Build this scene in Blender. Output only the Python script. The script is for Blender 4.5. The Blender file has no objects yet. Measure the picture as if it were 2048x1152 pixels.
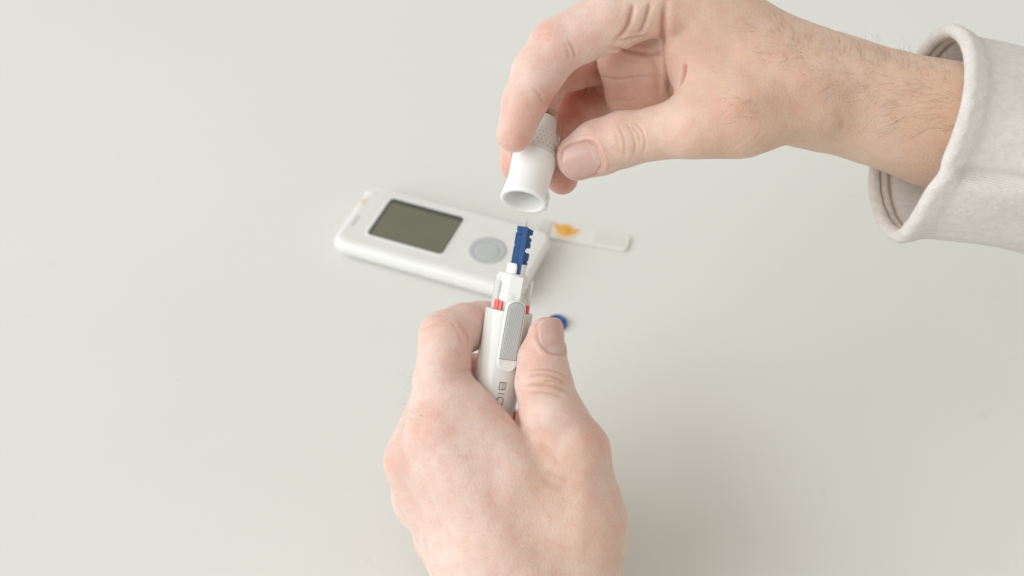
import bpy, bmesh, math, random
import numpy as np
from mathutils import Vector, Matrix
from mathutils.bvhtree import BVHTree

random.seed(4)
RNG = np.random.default_rng(7)
SC = bpy.context.scene
COL = SC.collection

# ------------------------------------------------------------------ camera
FPX = 2844.0                     # 50 mm lens on a 36 mm sensor, in photo pixels
PITCH = math.radians(45.0)
CAMD = 0.680                     # metres from the lens to the table at picture centre
DW = 520.0                       # mm from the lens to the plane in which the hands work
CAM = np.array([0.0, -CAMD * math.cos(PITCH), CAMD * math.sin(PITCH)])
FR = np.array([[1, 0, 0], [0, math.sin(PITCH), math.cos(PITCH)],
               [0, -math.cos(PITCH), math.sin(PITCH)]]).T      # columns: right, up, towards the lens

cam_d = bpy.data.cameras.new('camera')
cam = bpy.data.objects.new('camera', cam_d)
COL.objects.link(cam)
cam_d.lens = 50.0
cam_d.sensor_width = 36.0
cam_d.clip_start = 0.01
cam_d.clip_end = 50.0
cam_d.dof.use_dof = True
cam_d.dof.focus_distance = 0.512
cam_d.dof.aperture_fstop = 9.0
cam.location = CAM
cam.rotation_euler = (math.pi / 2 - PITCH, 0, 0)
SC.camera = cam

# ------------------------------------------------------------------ light
W = bpy.data.worlds.new('World')
SC.world = W
W.use_nodes = True
W.node_tree.nodes['Background'].inputs[0].default_value = (1.0, 0.972, 0.905, 1)
W.node_tree.nodes['Background'].inputs[1].default_value = 0.625


def area(name, loc, target, size, power, color):
    l = bpy.data.lights.new(name, 'AREA')
    l.shape = 'RECTANGLE'
    l.size, l.size_y = size
    l.energy = power
    l.color = color
    o = bpy.data.objects.new(name, l)
    COL.objects.link(o)
    o.location = loc
    o.rotation_euler = (Vector(target) - Vector(loc)).to_track_quat('-Z', 'Y').to_euler()
    return o


area('window_light', (-3.8, -1.3, 2.5), (0.0, 0.0, 0.05), (5.4, 3.6), 188.0, (0.935, 1.0, 1.05))

SC.view_settings.view_transform = 'Standard'
SC.view_settings.look = 'None'
SC.view_settings.exposure = 0.07
SC.view_settings.gamma = 1.0
SC.render.engine = 'CYCLES'
SC.cycles.max_bounces = 10
SC.cycles.transparent_max_bounces = 12


# ------------------------------------------------------------------ frames
def at(px, py, z=0.0):
    """photo pixel and height (mm) above the tilted working plane -> mm in the working frame"""
    dep = DW - z
    return np.array([(px - 1024) / FPX * dep, (576 - py) / FPX * dep, z])


def pr(rpx, z=0.0):
    return rpx * (DW - z) / FPX


def to_world(p):
    p = np.asarray(p, float)
    q = p.copy()
    q[..., 2] = p[..., 2] - DW
    return CAM + (q * 0.001) @ FR.T


def frame_matrix(origin, yaxis, spin=0.0):
    """world matrix for an object whose local y runs along yaxis and local z faces the lens"""
    y = np.array(yaxis, float)
    y /= np.linalg.norm(y)
    z = np.array([0, 0, 1.0])
    z = z - y * z.dot(y)
    z /= np.linalg.norm(z)
    x = np.cross(y, z)
    c, s = math.cos(spin), math.sin(spin)
    x2, z2 = c * x - s * z, s * x + c * z
    m = FR @ np.stack([x2, y, z2], 1)
    w = to_world(np.array(origin))
    M = Matrix.Identity(4)
    for i in range(3):
        for j in range(3):
            M[i][j] = m[i, j]
        M[i][3] = w[i]
    return M


# ------------------------------------------------------------------ object helpers
def tag(o, label=None, cat=None, kind=None, group=None):
    if label: o['label'] = label
    if cat: o['category'] = cat
    if kind: o['kind'] = kind
    if group: o['group'] = group
    return o


def empty(name, M, label, cat):
    o = bpy.data.objects.new(name, None)
    COL.objects.link(o)
    o.empty_display_size = 0.01
    o.matrix_world = M
    return tag(o, label, cat)


def mesh_obj(name, verts, faces, mat, parent=None, smooth=True, scale=0.001, sharp=None):
    me = bpy.data.meshes.new(name)
    me.from_pydata([tuple(v) for v in (np.asarray(verts) * scale)], [], faces)
    me.materials.append(mat)
    o = bpy.data.objects.new(name, me)
    COL.objects.link(o)
    bm = bmesh.new(); bm.from_mesh(me)
    bmesh.ops.recalc_face_normals(bm, faces=bm.faces)
    bm.to_mesh(me); bm.free()
    if smooth:
        me.polygons.foreach_set('use_smooth', [True] * len(me.polygons))
        if sharp:
            me.set_sharp_from_angle(angle=math.radians(sharp))
    if parent: o.parent = parent
    return o


def bevel_obj(o, width, seg=3, angle=35):
    b = o.modifiers.new('bevel', 'BEVEL')
    b.width = width * 0.001
    b.segments = seg
    b.limit_method = 'ANGLE'
    b.angle_limit = math.radians(angle)
    b.harden_normals = False
    return o


def lathe(profile, n=64, sx=1.0, sz=1.0, a0=0.0, a1=2 * math.pi, close=None):
    """profile: list of (r, y), revolved about y. angle 0 faces +z."""
    full = abs(a1 - a0 - 2 * math.pi) < 1e-6
    m = n if full else n + 1
    V, Fc = [], []
    for r, y in profile:
        for i in range(m):
            a = a0 + (a1 - a0) * i / n
            V.append((r * sx * math.sin(a), y, r * sz * math.cos(a)))
    for j in range(len(profile) - 1):
        for i in range(n):
            i2 = (i + 1) % m
            Fc.append((j * m + i, j * m + i2, (j + 1) * m + i2, (j + 1) * m + i))
    return V, Fc


def shell_sector(r0, r1, y0, y1, a0, a1, n=10):
    """solid curved plate; angles in degrees from +z towards +x"""
    V, Fc = [], []
    for i in range(n + 1):
        a = math.radians(a0 + (a1 - a0) * i / n)
        s, c = math.sin(a), math.cos(a)
        V += [(r0 * s, y0, r0 * c), (r1 * s, y0, r1 * c), (r1 * s, y1, r1 * c), (r0 * s, y1, r0 * c)]
    for i in range(n):
        for k in range(4):
            k2 = (k + 1) % 4
            Fc.append((4 * i + k, 4 * i + k2, 4 * i + 4 + k2, 4 * i + 4 + k))
    Fc += [(0, 1, 2, 3), (4 * n, 4 * n + 1, 4 * n + 2, 4 * n + 3)]
    return V, Fc


def prism(poly, z0, z1, axis='z'):
    n = len(poly)
    V = [(x, y, z0) for x, y in poly] + [(x, y, z1) for x, y in poly]
    Fc = [tuple(range(n)), tuple(range(n, 2 * n))] + [(i, (i + 1) % n, n + (i + 1) % n, n + i) for i in range(n)]
    return V, Fc


def rrect(x0, y0, x1, y1, r, n=6):
    pts = []
    for cx, cy, a in ((x1 - r, y1 - r, 0), (x0 + r, y1 - r, 90), (x0 + r, y0 + r, 180), (x1 - r, y0 + r, 270)):
        for i in range(n + 1):
            t = math.radians(a + 90 * i / n)
            pts.append((cx + r * math.cos(t), cy + r * math.sin(t)))
    return pts


def loft(rings, cap0=True, cap1=True):
    n = len(rings[0])
    V = [p for r in rings for p in r]
    Fc = []
    for j in range(len(rings) - 1):
        for i in range(n):
            i2 = (i + 1) % n
            Fc.append((j * n + i, j * n + i2, (j + 1) * n + i2, (j + 1) * n + i))
    if cap0: Fc.append(tuple(range(n)))
    if cap1: Fc.append(tuple(range((len(rings) - 1) * n, len(rings) * n)))
    return V, Fc


# ------------------------------------------------------------------ materials
def new_mat(name):
    m = bpy.data.materials.new(name)
    m.use_nodes = True
    return m, m.node_tree.nodes, m.node_tree.links, m.node_tree.nodes['Principled BSDF']


def plastic(name, col, rough=0.35, var=0.015, bump=0.0, sss=0.0, spec=0.5, scale=120.0):
    m, N, L, P = new_mat(name)
    tc = N.new('ShaderNodeTexCoord')
    nz = N.new('ShaderNodeTexNoise')
    nz.inputs['Scale'].default_value = scale
    nz.inputs['Detail'].default_value = 4
    L.new(tc.outputs['Object'], nz.inputs['Vector'])
    rp = N.new('ShaderNodeValToRGB')
    c = np.array(col)
    rp.color_ramp.elements[0].position = 0.3
    rp.color_ramp.elements[1].position = 0.7
    rp.color_ramp.elements[0].color = (*np.clip(c * (1 - var), 0, 1), 1)
    rp.color_ramp.elements[1].color = (*np.clip(c * (1 + var), 0, 1), 1)
    L.new(nz.outputs['Fac'], rp.inputs['Fac'])
    L.new(rp.outputs['Color'], P.inputs['Base Color'])
    mr = N.new('ShaderNodeMapRange')
    mr.inputs['To Min'].default_value = rough * 0.85
    mr.inputs['To Max'].default_value = min(1, rough * 1.2)
    L.new(nz.outputs['Fac'], mr.inputs['Value'])
    L.new(mr.outputs['Result'], P.inputs['Roughness'])
    P.inputs['Specular IOR Level'].default_value = spec
    if sss:
        P.inputs['Subsurface Weight'].default_value = sss
        P.inputs['Subsurface Radius'].default_value = (1.0, 0.9, 0.8)
        P.inputs['Subsurface Scale'].default_value = 0.0012
    if bump:
        b = N.new('ShaderNodeBump')
        b.inputs['Strength'].default_value = bump
        b.inputs['Distance'].default_value = 0.0001
        n2 = N.new('ShaderNodeTexNoise')
        n2.inputs['Scale'].default_value = 2500
        L.new(tc.outputs['Object'], n2.inputs['Vector'])
        L.new(n2.outputs['Fac'], b.inputs['Height'])
        L.new(b.outputs['Normal'], P.inputs['Normal'])
    return m


def clear_mat(name, tint=(0.97, 0.97, 0.96), haze=0.12):
    """thin clear moulded plastic"""
    m, N, L, P = new_mat(name)
    P.inputs['Base Color'].default_value = (0.85, 0.84, 0.81, 1)
    P.inputs['Roughness'].default_value = 0.35
    tr = N.new('ShaderNodeBsdfTransparent')
    tr.inputs['Color'].default_value = (*tint, 1)
    gl = N.new('ShaderNodeBsdfGlossy')
    gl.inputs['Roughness'].default_value = 0.08
    lw = N.new('ShaderNodeLayerWeight')
    lw.inputs['Blend'].default_value = 0.5
    pw = N.new('ShaderNodeMath'); pw.operation = 'POWER'; pw.inputs[1].default_value = 4.0
    L.new(lw.outputs['Facing'], pw.inputs[0])
    fr = N.new('ShaderNodeMath'); fr.operation = 'MULTIPLY_ADD'; fr.inputs[1].default_value = 0.7; fr.inputs[2].default_value = 0.05
    L.new(pw.outputs[0], fr.inputs[0])
    m1 = N.new('ShaderNodeMixShader')
    m1.inputs[0].default_value = haze
    L.new(tr.outputs[0], m1.inputs[1])
    L.new(P.outputs[0], m1.inputs[2])
    m2 = N.new('ShaderNodeMixShader')
    L.new(fr.outputs[0], m2.inputs[0])
    L.new(m1.outputs[0], m2.inputs[1])
    L.new(gl.outputs[0], m2.inputs[2])
    L.new(m2.outputs[0], N['Material Output'].inputs['Surface'])
    return m


M_WHITE = plastic('white_plastic', (0.83, 0.825, 0.80), 0.32, sss=0.15)
M_WHITE_GLOSS = plastic('glossy_white_plastic', (0.715, 0.70, 0.672), 0.16)
M_MATTE = plastic('matte_white_plastic', (0.86, 0.855, 0.83), 0.5, bump=0.05, sss=0.15)
M_PANEL = plastic('pale_grey_panel', (0.75, 0.745, 0.705), 0.42, bump=0.05)
M_GREYBTN = plastic('grey_rubber', (0.50, 0.515, 0.515), 0.5)
M_PAD = plastic('silver_grey_rubber', (0.57, 0.585, 0.575), 0.45)
M_SEAM = plastic('shaded_seam_grey', (0.28, 0.29, 0.28), 0.6)
M_BLUE = plastic('blue_plastic', (0.032, 0.10, 0.265), 0.26, var=0.06)
M_RED = plastic('coral_red_plastic', (0.88, 0.16, 0.14), 0.3, sss=0.2)
M_INK = plastic('grey_ink', (0.24, 0.22, 0.20), 0.5)
M_ORANGE = plastic('orange_print', (0.80, 0.42, 0.11), 0.45)
M_AMBER = plastic('amber_print', (0.82, 0.42, 0.03), 0.4)
M_STRIP = plastic('ivory_strip_plastic', (0.77, 0.755, 0.70), 0.4)
M_CLEAR = clear_mat('clear_plastic', (0.99, 0.99, 0.985), 0.05)
M_FROST = clear_mat('frosted_plastic', haze=0.5)
M_LCD = plastic('olive_lcd', (0.155, 0.150, 0.105), 0.3, var=0.03, scale=60)
M_LCDFRAME = plastic('dark_lcd_edge', (0.055, 0.065, 0.055), 0.35)
M_STEEL = plastic('steel', (0.30, 0.30, 0.31), 0.35)
M_STEEL.node_tree.nodes['Principled BSDF'].inputs['Metallic'].default_value = 1.0


def table_mat():
    m, N, L, P = new_mat('cream_table_laminate')
    tc = N.new('ShaderNodeTexCoord')
    nz = N.new('ShaderNodeTexNoise')
    nz.inputs['Scale'].default_value = 5.0
    nz.inputs['Detail'].default_value = 5
    L.new(tc.outputs['Object'], nz.inputs['Vector'])
    rp = N.new('ShaderNodeValToRGB')
    rp.color_ramp.elements[0].position = 0.35
    rp.color_ramp.elements[1].position = 0.7
    rp.color_ramp.elements[0].color = (0.742, 0.738, 0.695, 1)
    rp.color_ramp.elements[1].color = (0.762, 0.758, 0.715, 1)
    L.new(nz.outputs['Fac'], rp.inputs['Fac'])
    # sparse faint marks and crumbs on the laminate
    vo = N.new('ShaderNodeTexNoise')
    vo.inputs['Scale'].default_value = 95
    vo.inputs['Detail'].default_value = 3
    L.new(tc.outputs['Object'], vo.inputs['Vector'])
    mr = N.new('ShaderNodeMapRange')
    mr.inputs['From Min'].default_value = 0.69
    mr.inputs['From Max'].default_value = 0.77
    mr.inputs['To Max'].default_value = 0.22
    L.new(vo.outputs['Fac'], mr.inputs['Value'])
    mx = N.new('ShaderNodeMix')
    mx.data_type = 'RGBA'
    mx.inputs['B'].default_value = (0.60, 0.59, 0.54, 1)
    L.new(mr.outputs['Result'], mx.inputs['Factor'])
    L.new(rp.outputs['Color'], mx.inputs['A'])
    L.new(mx.outputs['Result'], P.inputs['Base Color'])
    P.inputs['Roughness'].default_value = 0.42
    P.inputs['Specular IOR Level'].default_value = 0.35
    b = N.new('ShaderNodeBump')
    b.inputs['Strength'].default_value = 0.08
    b.inputs['Distance'].default_value = 0.0002
    n2 = N.new('ShaderNodeTexNoise')
    n2.inputs['Scale'].default_value = 420
    n2.inputs['Detail'].default_value = 3
    L.new(tc.outputs['Object'], n2.inputs['Vector'])
    L.new(n2.outputs['Fac'], b.inputs['Height'])
    L.new(b.outputs['Normal'], P.inputs['Normal'])
    return m


def skin_mat():
    m, N, L, P = new_mat('skin')
    tc = N.new('ShaderNodeTexCoord')

    def attr(n):
        a = N.new('ShaderNodeAttribute')
        a.attribute_name = n
        return a.outputs['Fac']

    def noise(scale, detail=4, rough=0.55):
        n = N.new('ShaderNodeTexNoise')
        n.inputs['Scale'].default_value = scale
        n.inputs['Detail'].default_value = detail
        n.inputs['Roughness'].default_value = rough
        L.new(tc.outputs['Object'], n.inputs['Vector'])
        return n.outputs['Fac']

    def mix(fac, a, bcol, blend='MIX'):
        x = N.new('ShaderNodeMix')
        x.data_type = 'RGBA'
        x.blend_type = blend
        if isinstance(fac, float): x.inputs['Factor'].default_value = fac
        else: L.new(fac, x.inputs['Factor'])
        if isinstance(a, tuple): x.inputs['A'].default_value = (*a, 1)
        else: L.new(a, x.inputs['A'])
        if isinstance(bcol, tuple): x.inputs['B'].default_value = (*bcol, 1)
        else: L.new(bcol, x.inputs['B'])
        return x.outputs['Result']

    def rng(v, a, b, lo, hi):
        r = N.new('ShaderNodeMapRange')
        r.inputs['From Min'].default_value = a
        r.inputs['From Max'].default_value = b
        r.inputs['To Min'].default_value = lo
        r.inputs['To Max'].default_value = hi
        L.new(v, r.inputs['Value'])
        return r.outputs['Result']

    def math_(op, a, b):
        x = N.new('ShaderNodeMath')
        x.operation = op
        for i, v in enumerate((a, b)):
            if isinstance(v, float): x.inputs[i].default_value = v
            else: L.new(v, x.inputs[i])
        return x.outputs[0]

    base = mix(rng(noise(55, 5), 0.35, 0.65, 0.0, 1.0), SKIN_A, SKIN_B)
    base = mix(rng(noise(210, 4, 0.6), 0.42, 0.72, 0.0, 0.5), base, SKIN_C)
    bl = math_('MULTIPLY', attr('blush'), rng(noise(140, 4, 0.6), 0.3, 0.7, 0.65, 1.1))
    base = mix(bl, base, SKIN_RED)  # skin redness, plus shade painted into the hollow of the palm
    base = mix(attr('tan'), base, SKIN_TAN_SHADE)  # tanned skin, plus shade painted on the hands
    base = mix(attr('crease'), base, SKIN_CREASE)
    L.new(base, P.inputs['Base Color'])
    P.inputs['Subsurface Weight'].default_value = 0.75
    P.inputs['Subsurface Radius'].default_value = (1.0, 0.36, 0.2)
    P.inputs['Subsurface Scale'].default_value = 0.0035
    P.inputs['Roughness'].default_value = 0.52
    P.inputs['Specular IOR Level'].default_value = 0.32
    # fine skin grid + pores
    vo = N.new('ShaderNodeTexVoronoi')
    vo.inputs['Scale'].default_value = 1150
    wob = N.new('ShaderNodeTexNoise')
    wob.inputs['Scale'].default_value = 500
    L.new(tc.outputs['Object'], wob.inputs['Vector'])
    va = N.new('ShaderNodeVectorMath')
    va.operation = 'MULTIPLY_ADD'
    va.inputs[1].default_value = (0.0007, 0.0007, 0.0007)
    L.new(wob.outputs['Color'], va.inputs[0])
    L.new(tc.outputs['Object'], va.inputs[2])
    L.new(va.outputs[0], vo.inputs['Vector'])
    h = math_('ADD', rng(vo.outputs['Distance'], 0.0, 0.8, 0.0, 1.0), noise(700, 4, 0.6))
    b = N.new('ShaderNodeBump')
    b.inputs['Strength'].default_value = 0.45
    b.inputs['Distance'].default_value = 0.00020
    L.new(h, b.inputs['Height'])
    b2 = N.new('ShaderNodeBump')
    b2.inputs['Strength'].default_value = 0.30
    b2.inputs['Distance'].default_value = 0.0007
    L.new(noise(190, 3), b2.inputs['Height'])
    L.new(b2.outputs['Normal'], b.inputs['Normal'])
    L.new(b.outputs['Normal'], P.inputs['Normal'])
    return m


SKIN_A = (0.80, 0.635, 0.56)
SKIN_B = (0.755, 0.565, 0.485)
SKIN_C = (0.71, 0.44, 0.36)
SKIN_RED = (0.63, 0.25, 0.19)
SKIN_TAN_SHADE = (0.63, 0.40, 0.245)
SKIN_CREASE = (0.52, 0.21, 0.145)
M_SKIN = skin_mat()
M_TABLE = table_mat()
M_NAIL = plastic('fingernail', (0.68, 0.43, 0.375), 0.24, var=0.05, sss=0.4, scale=300)
M_LUNULA = plastic('pale_nail_moon', (0.70, 0.485, 0.425), 0.28, var=0.03, sss=0.4, scale=300)
M_HAIR = plastic('brown_hair', (0.10, 0.055, 0.032), 0.5)


def fleece_mat():
    m, N, L, P = new_mat('cream_fleece')
    tc = N.new('ShaderNodeTexCoord')
    uv = N.new('ShaderNodeUVMap')
    nz = N.new('ShaderNodeTexNoise')
    nz.inputs['Scale'].default_value = 420
    nz.inputs['Detail'].default_value = 6
    nz.inputs['Roughness'].default_value = 0.7
    L.new(tc.outputs['Object'], nz.inputs['Vector'])
    rp = N.new('ShaderNodeValToRGB')
    rp.color_ramp.elements[0].position = 0.3
    rp.color_ramp.elements[1].position = 0.68
    rp.color_ramp.elements[0].color = (0.75, 0.69, 0.635, 1)
    rp.color_ramp.elements[1].color = (0.88, 0.83, 0.78, 1)
    L.new(nz.outputs['Fac'], rp.inputs['Fac'])
    L.new(rp.outputs['Color'], P.inputs['Base Color'])
    P.inputs['Roughness'].default_value = 0.95
    P.inputs['Specular IOR Level'].default_value = 0.1
    P.inputs['Sheen Weight'].default_value = 0.35
    P.inputs['Sheen Roughness'].default_value = 0.6
    # knit rows run along the sleeve
    wv = N.new('ShaderNodeTexWave')
    wv.bands_direction = 'X'
    wv.inputs['Scale'].default_value = 62
    wv.inputs['Distortion'].default_value = 1.2
    wv.inputs['Detail'].default_value = 2
    wv.inputs['Detail Scale'].default_value = 3
    L.new(uv.outputs['UV'], wv.inputs['Vector'])
    ad = N.new('ShaderNodeMath')
    ad.operation = 'MULTIPLY_ADD'
    ad.inputs[1].default_value = 0.7
    L.new(wv.outputs['Fac'], ad.inputs[0])
    L.new(nz.outputs['Fac'], ad.inputs[2])
    b = N.new('ShaderNodeBump')
    b.inputs['Strength'].default_value = 0.6
    b.inputs['Distance'].default_value = 0.0006
    L.new(ad.outputs[0], b.inputs['Height'])
    L.new(b.outputs['Normal'], P.inputs['Normal'])
    return m


M_FLEECE = fleece_mat()

# ------------------------------------------------------------------ table
V, Fc = prism(rrect(-1100, -480, 1100, 900, 8), -25, 0)
tt = mesh_obj('table_top', V, Fc, M_TABLE, smooth=False)
bevel_obj(tt, 2.0)
tag(tt, 'cream white laminate table top', None, 'structure')


# ------------------------------------------------------------------ implicit-surface modelling for the hands
def smin(a, b, k):
    h = np.clip(0.5 + 0.5 * (b - a) / k, 0, 1)
    return b * (1 - h) + a * h - k * h * (1 - h)


class Seg:
    """tapered capsule, optionally flattened along a direction"""
    def __init__(s, a, b, ra, rb, flat=None, f=1.0):
        s.a, s.b, s.ra, s.rb = np.array(a), np.array(b), ra, rb
        s.flat = None if flat is None else np.array(flat, float) / np.linalg.norm(flat)
        s.f = f

    def __call__(s, p):
        d = s.b - s.a
        t = np.clip(((p - s.a) @ d) / max(d @ d, 1e-9), 0, 1)
        v = p - s.a - t[:, None] * d
        if s.flat is not None:
            vn = v @ s.flat
            v = v + np.outer(vn * (1 / s.f - 1), s.flat)
            return (np.linalg.norm(v, axis=1) - (s.ra + t * (s.rb - s.ra))) * (0.5 + 0.5 * s.f)
        return np.linalg.norm(v, axis=1) - (s.ra + t * (s.rb - s.ra))


def chain(pts, k=1.6, curve=True):
    """pts: (px, py, z, rpx)"""
    P = [(at(x, y, z), pr(r, z)) for x, y, z, r in pts]
    segs = [Seg(P[i][0], P[i + 1][0], P[i][1], P[i + 1][1]) for i in range(len(P) - 1)]

    def f(p):
        d = segs[0](p)
        for s in segs[1:]:
            d = smin(d, s(p), k)
        return d
    return f


def pseg(a, b, flat=None, f=1.0):
    return Seg(at(*a[:3]), at(*b[:3]), pr(a[3], a[2]), pr(b[3], b[2]), flat, f)


def ball(px, py, z, r, flat=None, f=1.0):
    c = at(px, py, z)
    return Seg(c, c + 1e-4, pr(r, z), pr(r, z), flat, f)


def hand_field(palm, kp, fingers, cut=None):
    """palm: list of fields blended with kp; fingers: (field, root px, root radius mm, k at root)"""
    def f(p):
        d = palm[0](p)
        for s in palm[1:]:
            d = smin(d, s(p), kp)
        for fld, root, rad, kr in fingers:
            dist = np.linalg.norm(p - at(*root), axis=1)
            w = np.clip(1 - (dist - rad * 0.55) / (rad * 0.6), 0, 1)
            k = 0.7 + (kr - 0.7) * w * w * (3 - 2 * w)
            d = smin(d, fld(p), k)
        if cut is not None:
            d = -smin(-d, cut(p), 0.5)
        return d
    return f


def surface_nets(f, lo, hi, h):
    lo, hi = np.array(lo), np.array(hi)
    n = np.ceil((hi - lo) / h).astype(int) + 1
    ax = [lo[i] + h * np.arange(n[i]) for i in range(3)]
    val = np.empty(n, np.float32)
    # coarse pass first; only blocks near the surface are evaluated finely
    K = 5
    nc = n // K + 2
    cc = np.stack(np.meshgrid(*[np.arange(q) for q in nc], indexing='ij'), -1).reshape(-1, 3)
    cv = f(lo + h * K * cc).reshape(nc)
    near = np.full(nc - 1, 1e9); sg = np.zeros(nc - 1)
    for dx in (0, 1):
        for dy in (0, 1):
            for dz in (0, 1):
                q = cv[dx:nc[0] - 1 + dx, dy:nc[1] - 1 + dy, dz:nc[2] - 1 + dz]
                near = np.minimum(near, np.abs(q)); sg += np.sign(q)
    idx = [np.arange(n[i]) // K for i in range(3)]
    val[:] = np.where(sg < 0, -9.0, 9.0)[np.ix_(*idx)]
    fine = (near < h * K * 1.25)[np.ix_(*idx)]
    g3 = np.argwhere(fine)
    for i in range(0, len(g3), 200000):
        b = g3[i:i + 200000]
        val[b[:, 0], b[:, 1], b[:, 2]] = f(lo + h * b)
    s = val < 0
    c = np.zeros(n - 1, np.int8)
    for dx in (0, 1):
        for dy in (0, 1):
            for dz in (0, 1):
                c += s[dx:n[0] - 1 + dx, dy:n[1] - 1 + dy, dz:n[2] - 1 + dz]
    act = (c > 0) & (c < 8)
    ids = -np.ones(n - 1, np.int64)
    cells = np.argwhere(act)
    ids[act] = np.arange(len(cells))
    acc = np.zeros((len(cells), 3)); cnt = np.zeros(len(cells))
    for axis in range(3):
        o1, o2 = [a for a in range(3) if a != axis]
        for u in (0, 1):
            for v in (0, 1):
                a = cells.copy(); a[:, o1] += u; a[:, o2] += v
                b = a.copy(); b[:, axis] += 1
                va = val[a[:, 0], a[:, 1], a[:, 2]]; vb = val[b[:, 0], b[:, 1], b[:, 2]]
                m = (va < 0) != (vb < 0)
                t = np.where(m, va / np.where(m, va - vb, 1), 0)
                q = a.astype(float); q[:, axis] += t
                acc[m] += q[m]; cnt[m] += 1
    verts = lo + h * acc / cnt[:, None]
    quads = []
    for axis in range(3):
        o1, o2 = [a for a in range(3) if a != axis]
        sl_a = [slice(1, n[i] - 1) for i in range(3)]; sl_a[axis] = slice(0, n[axis] - 1)
        sl_b = list(sl_a); sl_b[axis] = slice(1, n[axis])
        sa, sb = s[tuple(sl_a)], s[tuple(sl_b)]
        e = np.argwhere(sa != sb)
        flip = sa[tuple(e.T)]
        base = e.copy()
        base[:, o1] += 1; base[:, o2] += 1

        def g(u, v):
            q = base.copy(); q[:, o1] -= u; q[:, o2] -= v
            return ids[q[:, 0], q[:, 1], q[:, 2]]
        q = np.stack([g(0, 0), g(1, 0), g(1, 1), g(0, 1)], 1)
        if axis == 1: flip = ~flip
        q[~flip] = q[~flip][:, ::-1]
        quads.append(q)
    return verts, np.concatenate(quads)


def subdivide(V, Q):
    E = np.concatenate([Q[:, [i, (i + 1) % 4]] for i in range(4)])
    Es = np.sort(E, 1)
    key = Es[:, 0] * (len(V) + 1) + Es[:, 1]
    u, first, inv = np.unique(key, return_index=True, return_inverse=True)
    mid = V[Es[first]].mean(1)
    cen = V[Q].mean(1)
    nV = np.concatenate([V, mid, cen])
    em = (len(V) + inv).reshape(4, -1).T
    fc = len(V) + len(mid) + np.arange(len(Q))
    nQ = np.concatenate([np.stack([Q[:, i], em[:, i], fc, em[:, (i + 3) % 4]], 1) for i in range(4)])
    return nV, nQ


def grad(f, p, e=0.25):
    g = np.stack([f(p + np.eye(3)[i] * e) - f(p - np.eye(3)[i] * e) for i in range(3)], 1)
    return g / (2 * e)


def project(f, V, it=2, lim=0.8):
    for _ in range(it):
        d = f(V); g = grad(f, V)
        st = d[:, None] * g / np.maximum((g * g).sum(1), 0.15)[:, None]
        l = np.linalg.norm(st, axis=1)
        V = V - st * np.minimum(1, lim / np.maximum(l, 1e-9))[:, None]
    return V


def relax(V, Q, it=2, w=0.5):
    for _ in range(it):
        s = np.zeros_like(V); c = np.zeros(len(V))
        for i in range(4):
            for j in ((i + 1) % 4, (i + 3) % 4):
                np.add.at(s, Q[:, i], V[Q[:, j]]); np.add.at(c, Q[:, i], 1)
        V = V * (1 - w) + w * s / np.maximum(c, 1)[:, None]
    return V


def vnormals(V, Q):
    n = np.cross(V[Q[:, 2]] - V[Q[:, 0]], V[Q[:, 3]] - V[Q[:, 1]])
    o = np.zeros_like(V)
    for i in range(4):
        np.add.at(o, Q[:, i], n)
    return o / np.maximum(np.linalg.norm(o, axis=1), 1e-12)[:, None]


def wave_noise(V, seed, wl, n=14):
    r = np.random.default_rng(seed)
    o = np.zeros(len(V))
    for _ in range(n):
        k = r.normal(size=3); k /= np.linalg.norm(k)
        o += np.sin(V @ k * (2 * math.pi / (wl * r.uniform(0.6, 1.6))) + r.uniform(0, 6.28))
    return o / math.sqrt(n)


def polyline_dist(V, P):
    best = np.full(len(V), 1e9)
    tt_ = np.zeros(len(V))
    n = len(P) - 1
    for i in range(n):
        a, b = P[i], P[i + 1]
        d = b - a
        t = np.clip(((V - a) @ d) / max(d @ d, 1e-9), 0, 1)
        q = np.linalg.norm(V - a - t[:, None] * d, axis=1)
        m = q < best
        best[m] = q[m]; tt_[m] = (i + t[m]) / n
    return best, tt_


def smooth_poly(pts, n=6):
    pts = [np.array(p, float) for p in pts]
    if len(pts) < 3:
        return pts
    P = [2 * pts[0] - pts[1]] + pts + [2 * pts[-1] - pts[-2]]
    out = []
    for i in range(1, len(P) - 2):
        for j in range(n):
            t = j / n
            a, b, c, d = P[i - 1], P[i], P[i + 1], P[i + 2]
            out.append(0.5 * ((2 * b) + (-a + c) * t + (2 * a - 5 * b + 4 * c - d) * t * t + (-a + 3 * b - 3 * c + d) * t ** 3))
    out.append(pts[-1])
    return out


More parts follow.
